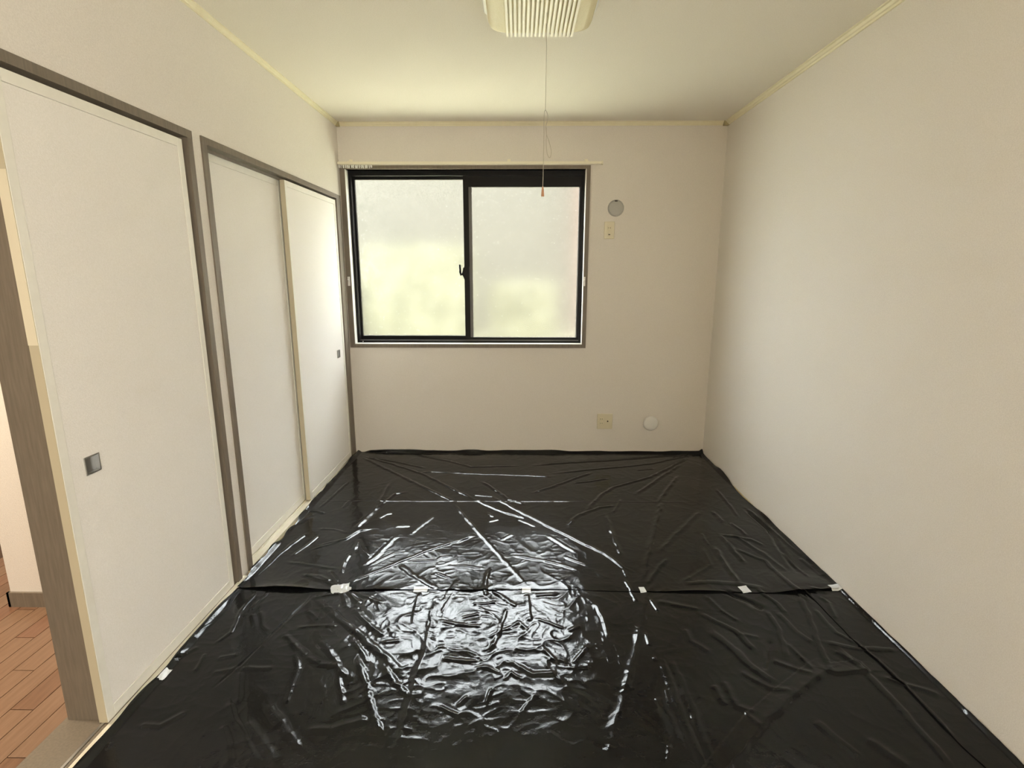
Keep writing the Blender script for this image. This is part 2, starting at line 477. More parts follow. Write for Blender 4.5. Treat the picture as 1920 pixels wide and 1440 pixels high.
# small white tassel hooks on the side trims
for x0, lab in ((WL + 0.018, 'small white plastic tieback hook on window trim beside the closet doors'),
                (WR_ - 0.026, 'small white plastic tieback hook on window trim facing the vent cap')):
    h = thing('tieback_hook', lab, 'hook', (x0, D - 0.010, 1.315), 'tieback hooks on the window trim')
    obj('plate', box(x0 - 0.008, x0 + 0.010, D - 0.016, D - 0.010, 1.282, 1.348, 0.002), 'white_plastic', h)
    obj('hook', tube([(x0 + 0.001, D - 0.016, 1.325), (x0 + 0.001, D - 0.030, 1.318), (x0 + 0.001, D - 0.034, 1.330)], 0.004, 8), 'white_plastic', h)

# curtain rail with brackets and bunched runners
yr = D - 0.034
zr = 2.124
cr = thing('curtain_rail', 'cream metal curtain rail mounted above the frosted window', 'curtain rail', (-0.34, yr, zr))
rp = [(yr - 0.010, zr - 0.008), (yr - 0.0035, zr - 0.008), (yr - 0.0035, zr - 0.0055), (yr - 0.0075, zr - 0.0055), (yr - 0.0075, zr + 0.0055),
      (yr + 0.0075, zr + 0.0055), (yr + 0.0075, zr - 0.0055), (yr + 0.0035, zr - 0.0055), (yr + 0.0035, zr - 0.008), (yr + 0.010, zr - 0.008), (yr + 0.010, zr + 0.008), (yr - 0.010, zr + 0.008)]
obj('rail', prism(rp, 0, L + 0.004, 0.575), 'rail', cr)
obj('end_cap', box(0.572, 0.582, yr - 0.012, yr + 0.012, zr - 0.011, zr + 0.011, 0.002), 'cream_plastic', cr)
for xb in (-1.18, -0.07, 0.47):
    obj('bracket', bxs((xb - 0.011, xb + 0.011, yr - 0.012, D, zr + 0.008, zr + 0.011), (xb - 0.011, xb + 0.011, D - 0.003, D, zr + 0.008, zr + 0.030),
                       (xb - 0.011, xb + 0.011, yr - 0.014, yr - 0.011, zr - 0.002, zr + 0.011)), 'rail', cr)
src = None
for k in range(17):
    xk = L + 0.016 + k * 0.0138 + (0.006 if k in (11, 13) else 0) + random.uniform(-0.0018, 0.0018)
    if src is None:
        src = thing('curtain_runner', 'tiny cream plastic runner bunched at the closet end of curtain rail', 'curtain runner', (0, 0, 0), 'runners bunched on the curtain rail')
        rb_ = obj('glider', bxs((-0.0035, 0.0035, -0.0055, 0.0055, -0.003, 0.003), (-0.0025, 0.0025, -0.002, 0.002, -0.012, -0.003)), 'cream_plastic', src)
        ring = obj('ring', tube([(0, 0.0065 * math.sin(a), -0.021 + 0.009 * math.cos(a)) for a in np.linspace(0, 2 * math.pi, 13)], 0.0030, 6, caps=False), 'white_plastic', src)
        o = src
    else:
        o = src.copy()
        C.objects.link(o)
        for ch in (rb_, ring):
            c = ch.copy()
            C.objects.link(c)
            c.parent = o
    o.location = (xk, yr, zr - 0.0015)
    o.rotation_euler = (random.uniform(-0.25, 0.25), random.uniform(-0.12, 0.12), random.uniform(-0.5, 0.5))

# ------------------------------------------------------------------ fittings on the window wall
v1 = thing('vent_cap', 'round grey plastic sleeve cap above the narrow outlet', 'vent cap', (0.689, D, 1.827))
rim = obj('rim', lathe_y([(0.050, 0), (0.0575, 0), (0.0575, -0.004), (0.055, -0.007), (0.0515, -0.007), (0.050, -0.004)]), 'grey_plastic', v1, (0, 0, 0))
obj('disc', lathe_y([(0.0505, 0), (0.0505, -0.005), (0.047, -0.0075), (0, -0.0085)]), 'grey_plastic', v1, (0, 0, 0))
obj('pull_tab', box(-0.010, 0.010, -0.010, -0.005, 0.044, 0.052, 0.001), 'slot', v1, (0, 0, 0))

v2 = thing('vent_cap', 'round white domed vent cap low beside the square socket plate', 'vent cap', (1.018, D, 0.245))
obj('collar', lathe_y([(0.050, 0), (0.052, 0), (0.052, -0.012), (0.048, -0.014)]), 'cap_plastic', v2, (0, 0, 0))
obj('dome', lathe_y([(0.056, -0.012), (0.0575, -0.016), (0.056, -0.022), (0.048, -0.026), (0.030, -0.028), (0, -0.029)]), 'cap_plastic', v2, (0, 0, 0))

def outlet(name, label, cx, cz, w, h, parts):
    t = thing(name, label, 'outlet', (cx, D, cz))
    obj('plate', box(-w / 2, w / 2, -0.0085, 0, -h / 2, h / 2, 0.003), 'beige_plastic', t, (0, 0, 0))
    for x, z, kind in parts:
        if kind == 'socket':
            s = obj('socket', box(x - 0.013, x + 0.013, -0.0105, -0.004, z - 0.012, z + 0.012, 0.0015), 'beige_socket', t, (0, 0, 0))
            for sx in (-0.0064, 0.0064):
                obj('slot', box(x + sx - 0.0013, x + sx + 0.0013, -0.0108, -0.0098, z - 0.0045, z + 0.0045), 'slot', s, (0, 0, 0))
        elif kind == 'ground':
            s = obj('ground_terminal', box(x - 0.010, x + 0.010, -0.0100, -0.004, z - 0.006, z + 0.006, 0.001), 'beige_socket', t, (0, 0, 0))
            obj('slot', box(x - 0.007, x + 0.007, -0.0104, -0.0095, z - 0.003, z + 0.003), 'slot', s, (0, 0, 0))
        elif kind == 'jack':
            s = obj('aerial_jack', lathe_y([(0.011, -0.004), (0.011, -0.011), (0.009, -0.012), (0.0065, -0.012), (0.0065, -0.008), (0, -0.008)], 24), 'beige_socket', t, (x, 0, z))
            obj('core', lathe_y([(0.0055, -0.008), (0.0055, -0.0125), (0, -0.0128)], 16), 'slot', s, (0, 0, 0))
    return t
outlet('wall_outlet', 'narrow beige wall outlet just below the grey sleeve cap', 0.648, 1.675, 0.072, 0.120, [(0.0, 0.016, 'socket'), (0.0, -0.030, 'ground')])
outlet('wall_outlet', 'square beige socket plate with aerial jack low on the window wall', 0.667, 0.257, 0.118, 0.120, [(-0.026, 0.020, 'socket'), (-0.026, -0.014, 'socket'), (0.022, 0.002, 'jack')])

# ------------------------------------------------------------------ ceiling lamp with pull cord
lx, ly = 0.080, 2.135
lamp = thing('ceiling_lamp', 'cream ribbed ceiling lamp with pull cord, switched off', 'lamp', (lx, ly, ZC))
def rounded(w, d, r, n=6):
    p = []
    for cx, cy, a0 in ((w - r, d - r, 0), (-w + r, d - r, 90), (-w + r, -d + r, 180), (w - r, -d + r, 270)):
        for k in range(n + 1):
            a = math.radians(a0 + 90 * k / n)
            p.append((cx + r * math.cos(a), cy + r * math.sin(a)))
    return p
def loft(sections):
    bm = bmesh.new()
    rs = []
    for w, d, r, z in sections:
        rs.append([bm.verts.new((x, y, z)) for x, y in rounded(w, d, r)])
    n = len(rs[0])
    for a, b in zip(rs, rs[1:]):
        for k in range(n):
            f = bm.faces.new((a[k], a[(k + 1) % n], b[(k + 1) % n], b[k]))
            f.smooth = True
    bm.faces.new(rs[0])
    bm.faces.new(rs[-1])
    bmesh.ops.recalc_face_normals(bm, faces=bm.faces[:])
    return bm
obj('base_plate', loft([(0.222, 0.250, 0.05, 0), (0.222, 0.250, 0.05, -0.012), (0.217, 0.245, 0.05, -0.016)]), 'white_plastic', lamp, (0, 0, 0))
sh = obj('shade', loft([(0.207, 0.243, 0.055, -0.016), (0.203, 0.240, 0.055, -0.055), (0.194, 0.234, 0.055, -0.074), (0.172, 0.224, 0.055, -0.081)]), 'lamp_cream', lamp, (0, 0, 0))
for k in range(17):
    xk = -0.128 + k * 0.016
    # a rib that runs along the shade, with its end turned up over the edge
    y1 = 0.231
    obj('rib', prism([(-y1, -0.078), (-y1 + 0.010, -0.0965), (y1 - 0.010, -0.0965), (y1 + 0.003, -0.078), (y1 + 0.003, -0.060), (-y1, -0.060)], 0, xk - 0.0043, xk + 0.0043), 'lamp_rib', sh, (0, 0, 0))
pc = thing('pull_cord', 'thin lamp pull cord with a looped knot and small brown knob', 'cord', (lx + 0.018, ly + 0.02, 1.66))
cx, cy = lx + 0.018, ly + 0.02
def curve_pts(ctrl, n=10):
    out = []
    P = [Vector(p) for p in ctrl]
    P = [P[0] * 2 - P[1]] + P + [P[-1] * 2 - P[-2]]
    for i in range(1, len(P) - 2):
        for k in range(n):
            t = k / n
            a, b, c, d = P[i - 1], P[i], P[i + 1], P[i + 2]
            out.append(0.5 * ((2 * b) + (c - a) * t + (2 * a - 5 * b + 4 * c - d) * t * t + (3 * b - a - 3 * c + d) * t ** 3))
    out.append(P[-2])
    return out
pcy = 2.155
cord = obj('string', tube([(0.100, pcy, 2.306), (0.0985, pcy, 1.974)], 0.0011, 6), 'cord', pc)
obj('string', tube(curve_pts([(0.0985, pcy, 1.974), (0.094, pcy, 1.955), (0.094, pcy, 1.85), (0.093, pcy, 1.75), (0.092, pcy, 1.700)]), 0.0011, 6), 'cord', pc)
obj('loop', tube(curve_pts([(0.0985, pcy, 1.974), (0.107, pcy, 1.958), (0.106, pcy, 1.935), (0.101, pcy, 1.915), (0.105, pcy, 1.885), (0.115, pcy, 1.860),
                            (0.123, pcy, 1.825), (0.117, pcy, 1.805), (0.107, pcy, 1.822), (0.103, pcy, 1.860), (0.104, pcy, 1.885), (0.1025, pcy, 1.912)]), 0.0011, 6), 'cord', pc)
obj('knob', tube([(0.092, pcy, 1.701), (0.092, pcy, 1.694), (0.092, pcy, 1.682), (0.092, pcy, 1.668), (0.092, pcy, 1.664)], [0.0016, 0.0036, 0.0050, 0.0060, 0.0050], 14), 'wood_knob', pc)

# added lamp, never in view, that brightens the hall beyond the open door
hl = thing('added_hall_lamp', 'unseen round white lamp added to light the hall', 'lamp', (-2.3, 1.45, ZC))
obj('body', loft([(0.14, 0.14, 0.139, 0), (0.14, 0.14, 0.139, -0.03), (0.11, 0.11, 0.109, -0.045)]), 'white_plastic', hl, (0, 0, 0))
hl_d = bpy.data.lights.new('hall_fill_light', 'AREA')
hl_d.shape = 'DISK'
hl_d.size = 0.24
hl_d.energy = 42
hl_d.color = (1.0, 0.86, 0.66)
hlo = bpy.data.objects.new('hall_fill_light', hl_d)
C.objects.link(hlo)
hlo.location = (-2.3, 1.45, ZC - 0.05)

# ------------------------------------------------------------------ black plastic sheets
ORG = {'A': (600, 830, 420 / 1920), 'B': (1000, 830, 420 / 1920), 'C': (1280, 830, 420 / 1920), 'D': (400, 1040, 420 / 1512),
       'E': (780, 1040, 420 / 1512), 'F': (1140, 1040, 420 / 1512), 'G': (1500, 1040, 420 / 1512), 'H': (140, 1000, 420 / 1375),
       'K': (330, 840, 360 / 1728)}
# folds and creases: (crop, height in mm, half width in mm, points); positive is a ridge, negative a valley
CR = [
 ('A', 5, 11, (370,130), (760,320), (1160,515)), ('A', 6, 8, (1150,530), (1350,760), (1555,985), (1770,1240)),
 ('A', 5, 10, (380,120), (620,185), (880,270), (1330,490)), ('A', 6, 12, (1330,490), (1420,530), (1560,590), (1760,650)),
 ('A', 5, 9, (860,258), (940,250), (1400,272), (1920,290), (2010,292)),
 ('A', 3, 6, (1320,450), (1480,465)), ('A', 6, 9, (1480,465), (1680,575), (1920,700), (2438,950), (2600,1070), (2680,1110)),
 ('A', 4, 8, (1390,335), (1540,430), (1620,490), (1750,530)), ('A', 5, 8, (250,1200), (590,1060), (1000,900), (1200,840), (1320,800)),
 ('A', 4, 8, (375,1045), (470,990), (580,880), (660,800)), ('A', 4, 8, (0,880), (220,830), (340,760), (420,740)),
 ('A', 3, 9, (310,730), (480,570), (600,350)), ('A', 3, 9, (310,730), (540,520), (650,440), (740,425)),
 ('A', 3, 7, (790,780), (870,710), (980,630)), ('A', 5, 12, (680,1050), (850,1170), (1000,1260)), ('A', 4, 8, (1420,1330), (1420,1180), (1460,1080)),
 ('A', 5, 9, (1050,1371), (1110,1280), (1180,1180)), ('A', 2.5, 7, (510,650), (570,615), (620,605)), ('A', 2.5, 7, (650,720), (770,715)),
 ('A', 3, 6, (450,1040), (640,950), (750,940)), ('A', 3, 6, (740,1020), (860,1015), (1000,1010), (1040,985), (1120,980)),
 ('A', 3, 7, (1090,1060), (1250,1065), (1400,1080)), ('A', 4, 6, (1000,1120), (1110,1165)), ('A', 3, 7, (1660,970), (1920,1010), (2060,1045), (2200,1090)),
 ('A', 3, 9, (430,130), (640,165), (900,220)), ('A', 3, 10, (800,105), (1100,160), (1300,210), (1700,200)), ('A', 3, 6, (1180,860), (1240,830), (1300,800)),
 ('A', 3, 7, (1440,600), (1480,640)), ('A', 2.5, 6, (1560,835), (1650,790)), ('A', 2.5, 6, (1700,660), (1845,720)), ('A', 2.5, 6, (1450,680), (1530,662)),
 ('A', 3, 8, (290,930), (330,840), (370,930), (420,980)), ('A', 3, 7, (0,740), (120,745), (240,780)), ('A', 3, 6, (170,1130), (200,1050), (260,960)),
 ('A', 3, 7, (1480,1280), (1560,1320), (1640,1371)), ('A', 3, 7, (200,560), (250,500)), ('A', 3, 7, (0,560), (130,440), (240,340)),
 ('A', 1.6, 3.5, (0,500), (800,502), (1920,505), (3230,510)),
 ('B', 5, 12, (180,265), (500,232), (700,215), (1020,180), (1380,100)), ('B', 4, 11, (0,195), (350,172), (700,150), (1380,100)),
 ('B', 4, 9, (0,430), (150,385), (300,330), (500,260)), ('B', 4, 9, (300,700), (340,660), (400,620), (570,560), (700,540)),
 ('B', 4, 9, (450,590), (580,450), (680,385), (850,340), (1000,300), (1200,200), (1330,130)), ('B', 4, 10, (880,440), (1060,320), (1260,190)),
 ('B', 4, 10, (1070,520), (1130,420), (1240,290)), ('B', 4.5, 12, (940,1220), (960,1050), (1030,760), (1090,540), (1110,500)),
 ('B', 4, 11, (1080,940), (1210,800), (1430,590)), ('B', 4, 10, (620,620), (700,850), (760,980)), ('B', 4, 9, (970,1220), (1080,1060), (1150,1000)),
 ('B', 3, 7, (690,600), (750,490)), ('B', 5, 7, (780,1180), (840,1270), (880,1371)), ('B', 3, 6, (770,1080), (800,1160)), ('B', 3, 7, (120,800), (360,940)),
 ('B', 3, 6, (270,980), (460,1050)), ('B', 4, 10, (1550,900), (1650,1050), (1760,1200)), ('B', 4, 9, (1600,790), (1700,900), (1800,1030)),
 ('B', 3, 9, (1540,590), (1630,680)), ('B', 3, 9, (1270,1200), (1400,1130), (1520,1050), (1450,900)), ('B', 3, 7, (1440,780), (1500,880)),
 ('B', 3, 7, (350,350), (480,335), (640,310)), ('B', 2.5, 7, (890,240), (1030,225)), ('B', 3, 8, (1570,400), (1700,560), (1760,640)),
 ('C', 4, 9, (330,790), (580,830), (700,885)), ('C', 4, 10, (430,800), (520,840), (740,980), (900,1110)), ('C', 6, 11, (450,910), (700,1010), (930,1240), (1100,1371)),
 ('C', 4, 10, (280,900), (380,1060), (480,1220)), ('C', 4, 9, (380,850), (440,940), (530,1030)), ('C', 4, 8, (410,690), (510,760), (540,800)),
 ('C', 3, 9, (260,600), (340,690)), ('C', -6, 9, (540,570), (640,660), (730,740), (850,930), (980,1110)), ('C', 5, 7, (850,935), (960,1060), (1080,1160)),
 ('C', 5, 14, (0,1215), (220,1205), (450,1215), (720,1260)), ('C', 5, 12, (1000,990), (1120,1080), (1200,1160)), ('C', 4, 8, (540,560), (700,690), (900,870), (1050,1000)),
 ('D', 9, 14, (690,290), (860,440), (1060,600), (1180,710), (1280,820)), ('D', 4.8, 13, (1512,290), (1440,620), (1370,830), (1290,1150), (1230,1440)),
 ('D', 4, 9, (480,540), (560,630), (630,690)), ('D', 3.5, 9, (560,650), (570,780), (500,970), (490,1020)), ('D', 4, 10, (630,690), (720,740), (830,750), (900,830)),
 ('D', 5, 9, (940,580), (1010,660), (1040,740)), ('D', 6, 10, (980,700), (1030,900), (1080,1060), (1140,1240)), ('D', 6, 9, (1160,750), (1230,870), (1310,945)),
 ('D', 4, 7, (840,780), (860,900), (870,1020)), ('D', 5, 11, (95,990), (130,1110), (210,1240), (300,1430)), ('D', 4, 11, (220,1130), (340,1270), (430,1440)),
 ('D', 4, 11, (370,1010), (470,1160), (600,1310)), ('D', 4, 10, (50,1160), (90,1290), (100,1440)), ('D', 4, 10, (620,1185), (800,1185), (940,1140), (1040,1105)),
 ('D', -4, 4, (660,290), (540,400), (370,560), (200,730), (0,900)), ('D', 4, 8, (190,770), (300,768), (400,770)), ('D', 3, 8, (0,800), (180,770)), ('D', 3, 8, (180,790), (160,1010)),
 ('D', 3, 9, (320,380), (340,480), (370,520)), ('D', 2.5, 8, (270,400), (280,500)), ('D', 4, 9, (870,260), (900,360)), ('D', 4, 9, (900,250), (990,330)),
 ('D', 4, 9, (850,220), (780,110)), ('D', 4, 10, (830,215), (720,170), (610,140)), ('D', 3, 8, (930,250), (1150,330)), ('D', 4, 10, (940,360), (1050,470), (1150,560)),
 ('D', 3, 8, (720,580), (820,700), (850,760)), ('D', 3, 8, (640,380), (690,410), (710,440)), ('D', 3, 8, (560,490), (840,480)), ('D', 4, 10, (680,290), (860,262)),
 ('D', 3, 8, (500,50), (840,100)), ('D', 3, 6, (870,130), (890,50)), ('D', 3, 7, (1140,600), (1260,580)), ('D', 4, 7, (1350,480), (1370,330), (1400,260)),
 ('E', 6, 8, (610,370), (550,550), (500,650)), ('E', 6, 8, (520,250), (600,310), (680,360)), ('E', 7, 11, (745,270), (752,360), (760,460)), ('E', 4, 8, (490,110), (460,240), (480,290)),
 ('E', 4, 7, (170,450), (300,475), (440,490)), ('E', 3, 7, (310,430), (430,400)), ('E', 3, 7, (590,520), (690,460), (760,520)), ('E', 5, 8, (860,640), (950,730)),
 ('E', 4, 9, (690,750), (790,810), (940,800)), ('E', 4, 8, (180,700), (300,715), (420,720)), ('E', 5, 6, (1210,330), (1260,430), (1295,565)), ('E', 4, 6, (160,1025), (280,1090)),
 ('E', 5, 7, (710,1080), (760,1010), (810,940)), ('E', 4, 6, (470,1010), (510,910)), ('E', 4, 6, (280,1020), (350,960)), ('E', 3.2, 12, (1512,500), (1420,880), (1340,1160), (1280,1440)),
 ('E', 5, 8, (1060,740), (1155,620)), ('E', 4, 8, (1030,520), (1110,480)), ('E', 4, 8, (800,280), (960,270)), ('E', 3, 6, (380,340), (540,325)), ('E', 4, 7, (170,400), (280,200)),
 ('E', 3, 6, (400,770), (480,760), (560,800)), ('E', 3, 6, (820,440), (940,480), (1000,500)), ('E', 3, 6, (600,850), (640,800), (700,840)),
 ('F', 3.2, 12, (300,200), (260,270), (190,600)), ('F', 4, 11, (330,320), (480,345), (620,370)), ('F', 6, 13, (620,400), (860,520), (1000,650)),
 ('F', 7, 15, (680,510), (860,650), (980,770), (1140,870)), ('F', -7, 12, (790,250), (920,310), (1060,370)), ('F', 6, 10, (1070,380), (1150,500), (1210,700)),
 ('F', 5, 10, (1000,230), (1150,340), (1200,400)), ('F', 5, 11, (1140,390), (1270,520), (1390,600)), ('F', 7, 11, (1290,270), (1350,400), (1420,600), (1490,760)),
 ('F', 14, 14, (1500,775), (1470,785), (1270,950), (1030,1170), (830,1440), (690,1640)), ('F', 13, 13, (1780,790), (1680,792), (1540,805), (1470,785)), ('F', 4, 10, (1110,710), (1240,760), (1390,810)),
 ('F', 4, 9, (1200,600), (1390,780)), ('F', -5, 9, (1050,780), (1100,580)), ('F', 6, 14, (360,720), (480,1050), (640,1440)), ('F', 5, 14, (420,700), (560,1020), (700,1400)),
 ('F', 6, 14, (330,960), (430,1150), (480,1280)), ('F', 4, 11, (710,880), (800,1020)), ('F', 4, 11, (780,850), (870,1030), (1000,1060)), ('F', 4, 9, (920,1060), (1020,1170)),
 ('F', 4, 11, (880,790), (1100,900), (1250,930)), ('F', 5, 5, (250,530), (280,620)), ('F', 4, 5, (312,695), (322,720)), ('F', 5, 5, (390,910), (415,1010)), ('F', 5, 6, (415,1290), (400,1400)),
 ('F', 4, 9, (660,280), (760,380), (890,450)), ('F', 4, 10, (520,500), (560,580), (690,660)), ('F', 4, 6, (285,300), (340,385)), ('F', 3, 9, (880,540), (1020,555)),
 ('G', 9, 12, (240,620), (430,780), (640,1000), (900,1290), (1020,1440)), ('G', 5, 9, (100,370), (240,530), (380,600)), ('G', 5, 10, (170,590), (400,640), (650,650)),
 ('G', 4, 10, (230,650), (420,750)), ('G', 5, 14, (100,1120), (400,1370)), ('G', 4, 14, (450,1240), (750,1440)), ('G', 4, 10, (560,830), (700,880), (950,960)),
 ('G', 5, 8, (1100,1060), (1300,1260), (1500,1430)), ('G', 5, 6, (310,290), (400,380), (480,460)), ('G', 4, 9, (60,240), (160,255), (280,220)), ('G', 4, 8, (130,290), (190,330), (240,440)),
 ('H', 5, 6, (740,850), (770,800), (800,740)), ('H', 4, 8, (880,770), (1000,750)), ('H', 6, 7, (1120,360), (1020,480), (960,610), (860,680)),
 ('H', 5, 6, (980,390), (930,470), (850,550), (780,610), (700,680)), ('H', 4, 7, (1190,360), (1080,480)), ('H', 4, 8, (400,1180), (520,1190), (690,1100)), ('H', 4, 6, (200,1330), (220,1290)),
 ('H', 4, 7, (520,920), (560,870)), ('H', 3, 8, (640,760), (760,700)),
 ('K', 7, 9, (1180,770), (1040,870), (900,980), (700,1180)), ('K', 4, 7, (1290,790), (1170,885), (1050,970)), ('K', 5, 7, (1660,740), (1520,830), (1390,870), (1210,920)),
 ('K', 4, 8, (1200,570), (1270,575), (1340,590)), ('K', 8, 12, (1330,340), (1280,430), (1210,510), (1180,560)), ('K', 3, 9, (1100,690), (1240,600)), ('K', 4, 8, (1150,1150), (1290,1160), (1400,1200)),
]
creases = []
for c in CR:
    ox, oy, s = ORG[c[0]]
    pts = np.array([on_floor(ox + p[0] * s, oy + p[1] * s) for p in c[3:]])
    creases.append((c[1] / 1000, c[2] / 1000, pts))

rng = np.random.default_rng(11)
def value_noise(x, y, wl, seed):
    g = np.random.default_rng(seed).uniform(-1, 1, (256, 256))
    X, Y = x / wl + 60.3, y / wl + 41.7
    ix, iy = np.floor(X).astype(int), np.floor(Y).astype(int)
    fx, fy = X - ix, Y - iy
    fx, fy = fx * fx * fx * (fx * (fx * 6 - 15) + 10), fy * fy * fy * (fy * (fy * 6 - 15) + 10)
    a, b = g[ix % 256, iy % 256], g[(ix + 1) % 256, iy % 256]
    c, d = g[ix % 256, (iy + 1) % 256], g[(ix + 1) % 256, (iy + 1) % 256]
    return (a * (1 - fx) + b * fx) * (1 - fy) + (c * (1 - fx) + d * fx) * fy

def height(x, y):
    h = np.zeros_like(x)
    h += 0.0016 * value_noise(x, y, 0.26, 1)
    # warp the coordinates a little so that the crumples do not follow a grid
    wx = x + 0.03 * value_noise(x, y, 0.11, 5)
    wy = y + 0.03 * value_noise(x, y, 0.11, 6)
    px, py = on_floor(900, 1190)
    mask = np.exp(-(((x - px) / 0.62) ** 2 + ((y - py) / 0.50) ** 2))
    m = 0.30 + 0.85 * mask
    rx, ry = 0.8 * wx + 0.6 * wy, -0.6 * wx + 0.8 * wy
    h += m * 0.0020 * (1 - np.abs(value_noise(rx, ry, 0.075, 2))) ** 2
    h += m * 0.0012 * (1 - np.abs(value_noise(rx * 0.6 + ry * 0.8, ry * 0.6 - rx * 0.8, 0.034, 3))) ** 2
    h += (0.12 + mask) * 0.00042 * (1 - np.abs(value_noise(wx, wy, 0.017, 4))) ** 1.5
    wob = 0.004 * value_noise(x, y, 0.045, 8)
    for amp, w, pts in creases:
        best = np.full(x.shape, 1e9)
        side = np.zeros_like(x)
        along = np.zeros_like(x)
        lo = pts.min(0) - 5 * w - 0.02
        hi = pts.max(0) + 5 * w + 0.02
        sel = (x > lo[0]) & (x < hi[0]) & (y > lo[1]) & (y < hi[1])
        if not sel.any():
            continue
        xs, ys, ws = x[sel], y[sel], wob[sel]
        best = np.full(xs.shape, 1e9)
        al = np.zeros_like(xs)
        total = np.sum(np.linalg.norm(np.diff(pts, axis=0), axis=1))
        run = 0.0
        for a, b in zip(pts, pts[1:]):
            d = b - a
            ln = np.linalg.norm(d)
            t = np.clip(((xs - a[0]) * d[0] + (ys - a[1]) * d[1]) / (ln * ln), 0, 1)
            dx, dy = xs - a[0] - t * d[0], ys - a[1] - t * d[1]
            dd = np.hypot(dx, dy)
            sg = np.sign(d[0] * dy - d[1] * dx)
            near = dd < np.abs(best)
            best = np.where(near, dd * np.where(sg == 0, 1, sg), best)
            al = np.where(near, (run + t * ln) / total, al)
            run += ln
        e = best + ws * min(1.0, w / 0.010)
        taper = np.clip(np.minimum(al, 1 - al) / 0.10, 0, 1)
        taper = 0.2 + 0.8 * taper * taper * (3 - 2 * taper)
        end = np.clip(1 - (np.abs(best) / (4 * w)), 0, 1)
        if amp >= 0.0049 and amp < 0.0118:        # pressed pleat: flat top between two steep edges
            s_ = max(0.30 * w, 0.0030)
            prof = 0.5 * (np.tanh((w - e) / s_) + np.tanh((w + e) / s_)) * (0.72 + 0.28 * np.cos(np.clip(e / w, -1, 1) * 1.2))
            amp = min(amp, 0.0062) * 0.72
        elif amp >= 0.0118:                       # fold lying over to one side
            wl_, wr_ = 2.6 * w, 0.55 * w
            prof = np.where(e > 0, np.exp(-np.abs(e / wr_) ** 1.8), np.exp(-np.abs(e / wl_) ** 1.3))
            amp = amp * 0.8
        else:
            prof = np.exp(-np.abs(e / w) ** 1.45) - 0.16 * np.exp(-((np.abs(e) - 2.1 * w) / (0.9 * w)) ** 2)
        h[sel] += amp * 0.74 * (1 + 0.6 * np.clip((ys - 2.2) / 1.0, 0, 1)) * taper * prof * np.where(end > 0, 1, 0) 
    return h

def grid_object(name, X, Y, Z, mat):
    ny, nx = X.shape
    co = np.stack([X, Y, Z], -1).reshape(-1, 3).astype(np.float32)
    me = bpy.data.meshes.new(name)
    nf = (ny - 1) * (nx - 1)
    i = (np.arange(ny - 1)[:, None] * nx + np.arange(nx - 1)[None, :]).ravel()
    q = np.stack([i, i + 1, i + nx + 1, i + nx], -1).astype(np.int32)
    me.vertices.add(len(co))
    me.vertices.foreach_set('co', co.ravel())
    me.loops.add(nf * 4)
    me.loops.foreach_set('vertex_index', q.ravel())
    me.polygons.add(nf)
    me.polygons.foreach_set('loop_start', np.arange(0, nf * 4, 4, dtype=np.int32))
    me.polygons.foreach_set('loop_total', np.full(nf, 4, dtype=np.int32))
    me.polygons.foreach_set('use_smooth', np.ones(nf, dtype=bool))
    me.update(calc_edges=True)
    me.validate()
    me.materials.append(M[mat])
    o = bpy.data.objects.new(name, me)
    C.objects.link(o)
    return o

sm = lambda a, b, t: np.clip((t - a) / (b - a), 0, 1) ** 2 * (3 - 2 * np.clip((t - a) / (b - a), 0, 1))
# the seam of the narrow strip along the blank wall
seam_px = [(0,230), (100,310), (240,460), (420,640), (520,720), (700,890), (900,1100), (1050,1260), (1250,1440)]
seam = np.array([on_floor(1500 + a * 420 / 1512, 1040 + b * 420 / 1512) for a, b in seam_px])
seam = seam[np.argsort(seam[:, 1])]
def seam_x(y):
    s = np.interp(y, seam[:, 1], seam[:, 0])
    lo = seam[0, 0] + (seam[0, 1] - y) * 0.10
    return np.where(y < seam[0, 1], np.minimum(lo, R - 0.015), s)

def back_edge(x):          # where the rear sheet ends, over the front sheet
    e = 2.098 + 0.004 * np.sin(x * 9) + 0.006 * np.sin(x * 3.1 + 1)
    return np.where(x > 1.0, e + 0.025 * sm(1.0, 1.4, x), e)

def z_front(x, y):
    z = 0.0005 + height(x, y)
    z += 0.012 * sm(L + 0.05, L + 0.024, x) * sm(2.2, 1.9, y)
    return np.maximum(z, -0.010)
def z_strip(x, y):
    return z_front(x, y) + 0.0028 + 0.0035 * np.exp(-((x - seam_x(y) - 0.004) / 0.006) ** 2) * sm(0.0, 0.6, np.sin(y * 9) + 0.5) + 0.010 * sm(R - 0.022, R - 0.006, x)
def z_back(x, y):
    ov = sm(2.30, 2.14, y)
    z = 0.0005 + height(x, y) + 0.0026 * ov + 0.0085 * ov * sm(1.12, 1.26, x)
    e = y - back_edge(x)
    lift = 0.016 * np.exp(-((x + 1.02) / 0.15) ** 2) + 0.005 * np.exp(-((x + 0.62) / 0.10) ** 2) + 0.007 * np.exp(-((x - 0.80) / 0.14) ** 2) + 0.004 * np.exp(-((x - 1.22) / 0.09) ** 2) + 0.003 * np.exp(-((x + 0.2) / 0.12) ** 2)
    z += lift * np.exp(-np.clip(e, 0, None) / 0.035)
    lip = 0.020 + 0.008 * value_noise(x, y * 0, 0.16, 21)
    z += lip * sm(D - 0.040, D - 0.008, y) * sm(L + 0.05, L + 0.12, x)
    z += (0.014 + 0.010 * value_noise(x * 0, y, 0.14, 22)) * sm(R - 0.034, R - 0.010, x) * (0.4 + 0.6 * sm(3.25, 3.5, y))
    z += (0.012 + 0.012 * value_noise(x * 0, y, 0.11, 23)) * sm(L + 0.045, L + 0.018, x)
    return np.maximum(z, -0.010)

